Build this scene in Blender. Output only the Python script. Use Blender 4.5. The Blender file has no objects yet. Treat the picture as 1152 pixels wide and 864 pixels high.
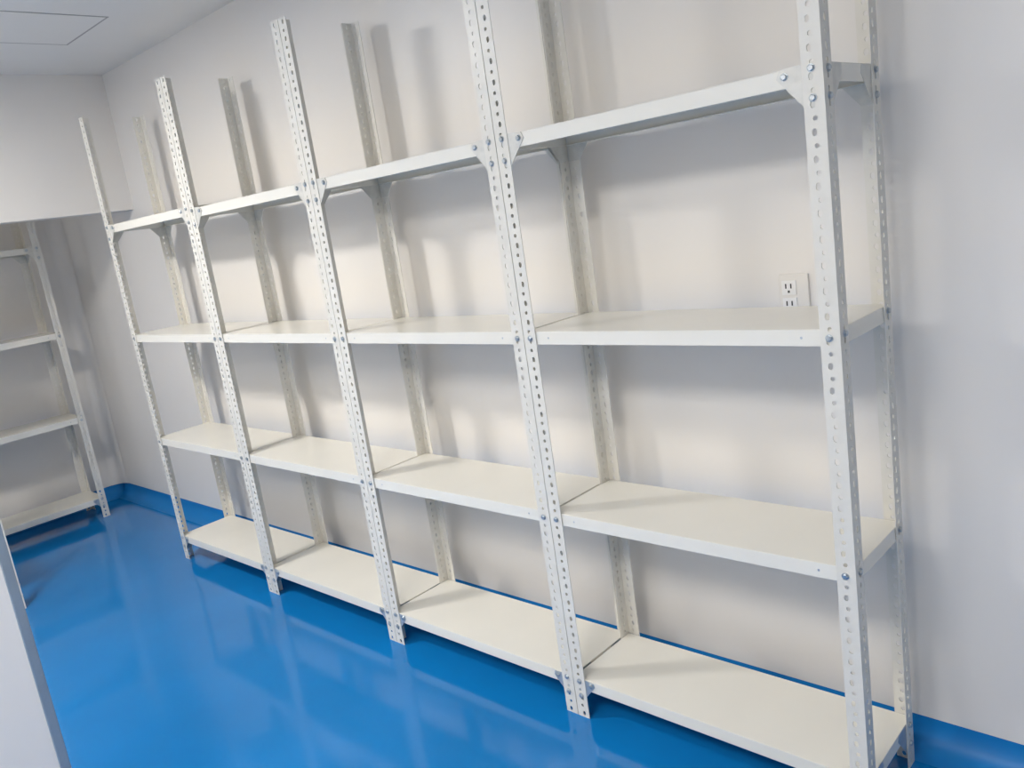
import bpy, bmesh, math, random
from mathutils import Vector, Matrix
S=bpy.context.scene
try:
    S.view_settings.view_transform='Standard'
except Exception: pass
random.seed(3)
# ---------------------------------------------------------------- materials
def nmat(name,col,rough=.5,metal=0,var=0.0,vscale=3.0,bump=0.0,bscale=60,coat=0,rvar=0.0,spec=.5):
    m=bpy.data.materials.new(name);m.use_nodes=True
    nt=m.node_tree;b=nt.nodes['Principled BSDF']
    b.inputs['Roughness'].default_value=rough;b.inputs['Metallic'].default_value=metal
    b.inputs['Specular IOR Level'].default_value=spec
    if coat: b.inputs['Coat Weight'].default_value=coat;b.inputs['Coat Roughness'].default_value=.06
    tc=nt.nodes.new('ShaderNodeTexCoord')
    n=nt.nodes.new('ShaderNodeTexNoise');n.inputs['Scale'].default_value=vscale;n.inputs['Detail'].default_value=4
    nt.links.new(tc.outputs['Object'],n.inputs['Vector'])
    r=nt.nodes.new('ShaderNodeValToRGB')
    lo=[max(0,c*(1-var)) for c in col]+[1];hi=[min(1,c*(1+var)) for c in col]+[1]
    r.color_ramp.elements[0].position=.3;r.color_ramp.elements[1].position=.7
    r.color_ramp.elements[0].color=lo;r.color_ramp.elements[1].color=hi
    nt.links.new(n.outputs['Fac'],r.inputs['Fac']);nt.links.new(r.outputs['Color'],b.inputs['Base Color'])
    if rvar:
        mr=nt.nodes.new('ShaderNodeMapRange');mr.inputs['To Min'].default_value=rough-rvar;mr.inputs['To Max'].default_value=rough+rvar
        nt.links.new(n.outputs['Fac'],mr.inputs['Value']);nt.links.new(mr.outputs['Result'],b.inputs['Roughness'])
    if bump:
        n2=nt.nodes.new('ShaderNodeTexNoise');n2.inputs['Scale'].default_value=bscale;n2.inputs['Detail'].default_value=3
        nt.links.new(tc.outputs['Object'],n2.inputs['Vector'])
        bp=nt.nodes.new('ShaderNodeBump');bp.inputs['Strength'].default_value=bump;bp.inputs['Distance'].default_value=.01
        nt.links.new(n2.outputs['Fac'],bp.inputs['Height']);nt.links.new(bp.outputs['Normal'],b.inputs['Normal'])
    return m
M_wall=nmat('wall_paint',(.80,.77,.73),.40,var=.012,vscale=1.5,bump=.02,bscale=25)
M_ceil=nmat('ceiling_paint',(.81,.785,.745),.6,var=.01)
M_floor=nmat('blue_epoxy',(.004,.18,.50),.10,var=.05,vscale=2.0,bump=.06,bscale=4,rvar=.03)
M_cove=nmat('blue_epoxy_cove',(.004,.18,.50),.42,var=.05,vscale=2.0,spec=.3)
M_post=nmat('powder_coated_angle',(.76,.735,.67),.32,var=.03,vscale=25)
M_shelf=nmat('powder_coated_shelf',(.83,.805,.73),.24,var=.012,vscale=6)
M_zinc=nmat('zinc_bolt',(.50,.54,.57),.3,metal=.8,var=.15,vscale=80)
M_gus=nmat('gusset_steel',(.68,.67,.62),.35,metal=.1,var=.08,vscale=40)
M_gusz=nmat('gusset_zinc',(.48,.53,.57),.35,metal=.5,var=.10,vscale=40)
M_grey=nmat('grey_aluminium',(.30,.36,.42),.4,metal=.4,var=.05,vscale=15)
M_panel=nmat('partition_laminate',(.80,.78,.76),.4,var=.01)
M_plate=nmat('outlet_plastic',(.80,.77,.72),.35,var=.01)
M_recep=nmat('outlet_receptacle',(.86,.85,.83),.3,var=.01)
M_dark=nmat('dark_slot',(.03,.03,.03),.6,var=.1)
M_seam=nmat('panel_seam',(.40,.38,.36),.6,var=.1)
def emis(name,col,st):
    m=bpy.data.materials.new(name);m.use_nodes=True;nt=m.node_tree
    b=nt.nodes['Principled BSDF'];b.inputs['Emission Color'].default_value=(*col,1);b.inputs['Emission Strength'].default_value=st
    b.inputs['Base Color'].default_value=(.9,.9,.9,1);return m
# ---------------------------------------------------------------- helpers
def link(o,parent=None):
    S.collection.objects.link(o)
    if parent: o.parent=parent
    return o
def mesh_obj(name,bm,mat,parent=None):
    me=bpy.data.meshes.new(name);bm.to_mesh(me);bm.free();me.materials.append(mat)
    return link(bpy.data.objects.new(name,me),parent)
def box(bm,a,b):
    a=Vector(a);b=Vector(b)
    v=[bm.verts.new((x,y,z)) for x in(a.x,b.x) for y in(a.y,b.y) for z in(a.z,b.z)]
    for f in((0,1,3,2),(4,6,7,5),(0,4,5,1),(2,3,7,6),(0,2,6,4),(1,5,7,3)): bm.faces.new([v[i] for i in f])
def boxobj(name,a,b,mat,parent=None,bev=0):
    bm=bmesh.new();box(bm,a,b);o=mesh_obj(name,bm,mat,parent)
    if bev:
        m=o.modifiers.new('b','BEVEL');m.width=bev;m.segments=2
    return o
def empty(name,loc=(0,0,0),rot=0):
    e=bpy.data.objects.new(name,None);e.location=loc;e.rotation_euler=(0,0,rot);return link(e)
# slotted angle: corner at (cx,cy), flanges in +-x (sx) and +-y (sy)
FL=.042;PH=2.2;PITCH=.0259
def angle(name,cx,cy,sx,sy,parent):
    bm=bmesh.new();n=int(round(PH/PITCH));p=PH/n
    def strip(fn,sizes):
        for k in range(n):
            z0=k*p;z1=z0+p;zc=(z0+z1)/2;am=FL*.54
            outer=[(0,z0),(am,z0),(FL,z0),(FL,zc),(FL,z1),(am,z1),(0,z1),(0,zc)]
            w,h,dx=sizes[k%2];ac=am+dx
            inner=[(ac-w*.72,zc-h*.78),(ac,zc-h),(ac+w*.72,zc-h*.78),(ac+w,zc),(ac+w*.72,zc+h*.78),(ac,zc+h),(ac-w*.72,zc+h*.78),(ac-w,zc)]
            vo=[bm.verts.new(fn(*q)) for q in outer];vi=[bm.verts.new(fn(*q)) for q in inner]
            for i in range(8):
                j=(i+1)%8
                bm.faces.new([vo[i],vo[j],vi[j],vi[i]])
    strip(lambda a,z:(cx+sx*a,cy,z),[(.0052,.0074,.0015),(.0048,.0048,-.0015)])
    strip(lambda a,z:(cx,cy+sy*a,z),[(.0042,.0086,0),(.0042,.0056,0)])
    bmesh.ops.remove_doubles(bm,verts=bm.verts,dist=1e-5)
    bmesh.ops.recalc_face_normals(bm,faces=bm.faces)
    f=max(bm.faces,key=lambda f:abs(f.normal.y))
    if f.normal.y*sy>0: bmesh.ops.reverse_faces(bm,faces=bm.faces)
    o=mesh_obj(name,bm,M_post,parent)
    m=o.modifiers.new('s','SOLIDIFY');m.thickness=.0022;m.offset=-1
    return o
def shelf(name,x0,x1,y0,y1,zc,parent,H=.036):
    bm=bmesh.new();t=.0015;zt=zc+H/2;zb=zc-H/2
    box(bm,(x0,y0,zt-t),(x1,y1,zt))
    box(bm,(x0,y0,zb),(x1,y0+t,zt-t));box(bm,(x0,y1-t,zb),(x1,y1,zt-t))
    box(bm,(x0,y0+t,zb),(x0+t,y1-t,zt-t));box(bm,(x1-t,y0+t,zb),(x1,y1-t,zt-t))
    r=.014
    box(bm,(x0+t,y0+t,zb),(x1-t,y0+r,zb+t));box(bm,(x0+t,y1-r,zb),(x1-t,y1-t,zb+t))
    ym=(y0+y1)/2
    box(bm,(x0+t,ym-.03,zt-.016),(x1-t,ym+.03,zt-t))  # stiffener
    o=mesh_obj(name,bm,M_shelf,parent)
    m=o.modifiers.new('b','BEVEL');m.width=.0011;m.segments=2;m.limit_method='ANGLE'
    return o
def hexbolt(bm,loc,axis,r=.0066,h=.0055):
    q=Vector((0,0,1)).rotation_difference(Vector(axis)).to_matrix().to_4x4()
    m=Matrix.Translation(Vector(loc))@q
    a=random.random()
    def ring(rr,z,n=6): return [bm.verts.new(m@Vector((rr*math.cos(a+i*math.tau/n),rr*math.sin(a+i*math.tau/n),z))) for i in range(n)]
    w0=ring(r*1.25,0,12);w1=ring(r*1.25,.001,12)
    bm.faces.new(w1)
    for i in range(12): bm.faces.new([w0[i],w0[(i+1)%12],w1[(i+1)%12],w1[i]])
    b0=ring(r,.001);b1=ring(r,h*.8);b2=ring(r*.75,h)
    for A,B in((b0,b1),(b1,b2)):
        for i in range(6): bm.faces.new([A[i],A[(i+1)%6],B[(i+1)%6],B[i]])
    bm.faces.new(b2)
def prism(bm,pts,off):
    a=[bm.verts.new(p) for p in pts];b=[bm.verts.new(Vector(p)+Vector(off)) for p in pts]
    bm.faces.new(a);bm.faces.new(b[::-1]);n=len(a)
    for i in range(n): bm.faces.new([a[i],b[i],b[(i+1)%n],a[(i+1)%n]])
Z=[.1101,.6338,1.159,1.6746]
W=.868;DP=.29
def unit(loc,rot,W=W,zs=Z,topdz=0):
    e=empty('metal_shelving_unit',loc,rot)
    g=.0012;x0=g;x1=W-g
    zs=list(zs);zs[3]+=topdz
    for nm,cx,cy,sx,sy in(('post_front_left',x0,0,1,1),('post_front_right',x1,0,-1,1),('post_back_left',x0,DP,1,-1),('post_back_right',x1,DP,-1,-1)):
        angle(nm,cx,cy,sx,sy,e)
    for i,z in enumerate(zs): shelf('shelf_%d'%(i+1),x0+.003,x1-.003,.0045,DP-.0045,z,e)
    bb=bmesh.new();gt=bmesh.new();gb=bmesh.new()
    for i,z in enumerate(zs):
        gg=gb if i==0 else gt
        for sx,c in((1,x0),(-1,x1)):
            for y,ny in((-.0002,-1),(DP+.0002,1)):
                if i in(1,2):
                    hexbolt(bb,(c+sx*FL*.54,y,z),(0,ny,0))
                else:
                    k=.038 if i==0 else .045
                    hexbolt(bb,(c+sx*FL*.54,y,z+.010),(0,ny,0));hexbolt(bb,(c+sx*FL*.54,y,z-k),(0,ny,0))
                    yy=y-ny*.0024
                    if i==0: pts=[(c+sx*.003,yy,z+.018),(c+sx*.072,yy,z+.014),(c+sx*.076,yy,z+.002),(c+sx*.040,yy,z-.040),(c+sx*.003,yy,z-.046)]
                    else: pts=[(c+sx*.003,yy,z+.022),(c+sx*.088,yy,z+.018),(c+sx*.095,yy,z+.002),(c+sx*.040,yy,z-.062),(c+sx*.003,yy,z-.062)]
                    prism(gg,pts,(0,-ny*.0018,0))
                    hexbolt(bb,(c+sx*(.062 if i==0 else .078),yy,z+.004),(0,ny,0))
            for y in(FL*.54,DP-FL*.54):
                sy=1 if y<.1 else -1
                xx=c-sx*.0002
                if (sx==-1 and abs(loc[0]-3*.868)<.01) or (sx==1 and abs(loc[0])<.01) or loc[0]<-.1:
                    hexbolt(bb,(xx,y,z+.006),(-sx,0,0))
                    if i in(0,3):
                        hexbolt(bb,(xx,y,z-.045),(-sx,0,0))
                c0=0.003 if sy==1 else DP-.003
                if i in(0,3):
                    xg=c+sx*.0024
                    prism(gg,[(xg,c0,z+.018),(xg,c0+sy*.088,z+.016),(xg,c0+sy*.094,z),(xg,c0+sy*.04,z-.062),(xg,c0,z-.062)],(sx*.0006,0,0))
    for x in(.085,W-.085):
        for z in(zs[1],zs[2]):
            vs=[bb.verts.new((x+.003*math.cos(k*math.pi/4),.0042,z+.003*math.sin(k*math.pi/4))) for k in range(8)]
            bb.faces.new(vs)
    for g_ in(gt,gb): bmesh.ops.recalc_face_normals(g_,faces=g_.faces)
    mesh_obj('bolts',bb,M_zinc,e);mesh_obj('gusset_plates_top',gt,M_gus,e);mesh_obj('gusset_plates_bottom',gb,M_gusz,e)
    return e
for i in range(4): unit((i*.868,0,0),0,topdz=.012 if i==0 else 0)
YW=.37;XE=-1.66;CZ=2.5;XR=5.4;YF=-3.3
unit((-1.26,.105-.868,0),math.radians(90))
unit((-.207,-.70-.868,0),math.radians(90))
# ---------------------------------------------------------------- room
boxobj('floor',(XE-.15,YF-.15,-.1),(XR+.15,YW+.15,0),M_floor)
boxobj('ceiling',(XE-.15,YF-.15,CZ),(XR+.15,YW+.15,CZ+.1),M_ceil)
boxobj('wall_back',(XE-.15,YW,0),(XR+.15,YW+.15,CZ),M_wall)
boxobj('wall_left',(XE-.15,YF,0),(XE,YW,CZ),M_wall)
boxobj('wall_right',(XR,YF,0),(XR+.15,YW,CZ),M_wall)
boxobj('wall_front',(XE-.15,YF-.15,0),(XR+.15,YF,CZ),M_wall)
HZ=1.80
boxobj('wall_header',(-.62,YF,HZ),(-.50,YW,CZ),M_wall)
def cove(name,pts_fn,length_pts,mat,r=.08,n=8):
    bm=bmesh.new();rows=[]
    for L in length_pts:
        rows.append([bm.verts.new(pts_fn(L,r*(1-math.sin(a)),r*(1-math.cos(a)))) for a in [k*math.pi/2/n for k in range(n+1)]])
    for a,b in zip(rows,rows[1:]):
        for i in range(n): bm.faces.new([a[i],a[i+1],b[i+1],b[i]])
    for f in bm.faces:f.smooth=True
    return mesh_obj(name,bm,mat)
e_=.0015
cove('baseboard_back',lambda L,u,w:(L,YW-e_-u,w+e_),[XE,XR],M_cove)
cove('baseboard_left',lambda L,u,w:(XE+e_+u,L,w+e_),[YF,YW],M_cove)
cove('baseboard_right',lambda L,u,w:(XR-e_-u,L,w+e_),[YF,YW],M_cove)
cove('trim_1',lambda L,u,w:(XE+e_+u,YW-e_-w,L),[.08,CZ],M_wall)
boxobj('wall_partition',(2.18,-2.3,0),(2.23,-1.245,CZ),M_panel)
boxobj('trim_2',(2.175,-1.245,0),(2.235,-1.225,CZ),M_grey,bev=.002)
# ceiling access panel
cp=empty('ceiling_access_panel',(.34,-.32,CZ))
bm=bmesh.new();X,Y,f=.235,.31,.009
box(bm,(-X,-Y,-.0015),(X,-Y+f,-.0003));box(bm,(-X,Y-f,-.0015),(X,Y,-.0003));box(bm,(-X,-Y+f,-.0015),(-X+f,Y-f,-.0003));box(bm,(X-f,-Y+f,-.0015),(X,Y-f,-.0003))
mesh_obj('seam',bm,M_seam,cp)
boxobj('lid',(-X+f,-Y+f,-.0015),(X-f,Y-f,-.0003),M_ceil,cp)
# outlet
ox=empty('wall_outlet',(3.212,YW,1.190))
boxobj('cover_plate',(-.040,-.006,-.056),(.038,-.0002,.056),M_plate,ox,bev=.003)
bm=bmesh.new()
for z in(-.022,.022): box(bm,(-.031,-.0085,z-.018),(.006,-.006,z+.018))
mesh_obj('receptacles',bm,M_recep,ox)
bm=bmesh.new()
for z in(-.022,.022):
    box(bm,(-.022,-.0092,z-.002),(-.0185,-.0086,z+.010));box(bm,(-.0085,-.0092,z-.002),(-.005,-.0086,z+.010));box(bm,(-.016,-.0092,z-.013),(-.0105,-.0086,z-.007))
mesh_obj('slots',bm,M_dark,ox)
# ---------------------------------------------------------------- lamps
def lamp(x,y,sx,sy,power,col=(1,.957,.90)):
    e=empty('ceiling_led_or_fill',(x,y,CZ))
    bm=bmesh.new();f=.02
    box(bm,(-sx/2-f,-sy/2-f,-.02),(sx/2+f,-sy/2,-.0005));box(bm,(-sx/2-f,sy/2,-.02),(sx/2+f,sy/2+f,-.0005))
    box(bm,(-sx/2-f,-sy/2,-.02),(-sx/2,sy/2,-.0005));box(bm,(sx/2,-sy/2,-.02),(sx/2+f,sy/2,-.0005))
    mesh_obj('frame',bm,M_plate,e)
    boxobj('diffuser',(-sx/2,-sy/2,-.012),(sx/2,sy/2,-.001),emis('led_diffuser',col,power/(sx*sy)/4),e)
    l=bpy.data.lights.new('led',type='AREA');l.shape='RECTANGLE';l.size=sx*.96;l.size_y=sy*.96;l.energy=power;l.color=col
    o=bpy.data.objects.new('led',l);o.location=(0,0,-.022);link(o,e)
lamp(.75,-1.4,.28,.28,28)
lamp(3.2,-2.2,1.2,.6,32)  # unseen fill panel, made large to even out the light
lamp(1.4,-2.7,1.2,.3,12)  # added fill with no known fixture, gives soft straight-on light
lamp(-1.05,-1.5,.3,.3,4)
w=bpy.data.worlds.new('w');S.world=w;w.use_nodes=True;w.node_tree.nodes['Background'].inputs[0].default_value=(.5,.5,.5,1);w.node_tree.nodes['Background'].inputs[1].default_value=.3
# ---------------------------------------------------------------- camera
a,b,c=-0.7786,-0.2076,-0.149
f=Vector((math.sin(a)*math.cos(b),math.cos(a)*math.cos(b),math.sin(b)))
r=f.cross(Vector((0,0,1))).normalized();u=r.cross(f)
r2=r*math.cos(c)+u*math.sin(c);u2=-r*math.sin(c)+u*math.cos(c)
cam=bpy.data.cameras.new('camera');co=bpy.data.objects.new('camera',cam);link(co)
M=Matrix((r2,u2,-f)).transposed().to_4x4();M.translation=Vector((4.141,-1.6297,1.5101));co.matrix_world=M
cam.sensor_width=36;cam.lens=36*932.6174/1152;cam.clip_start=.02
S.camera=co
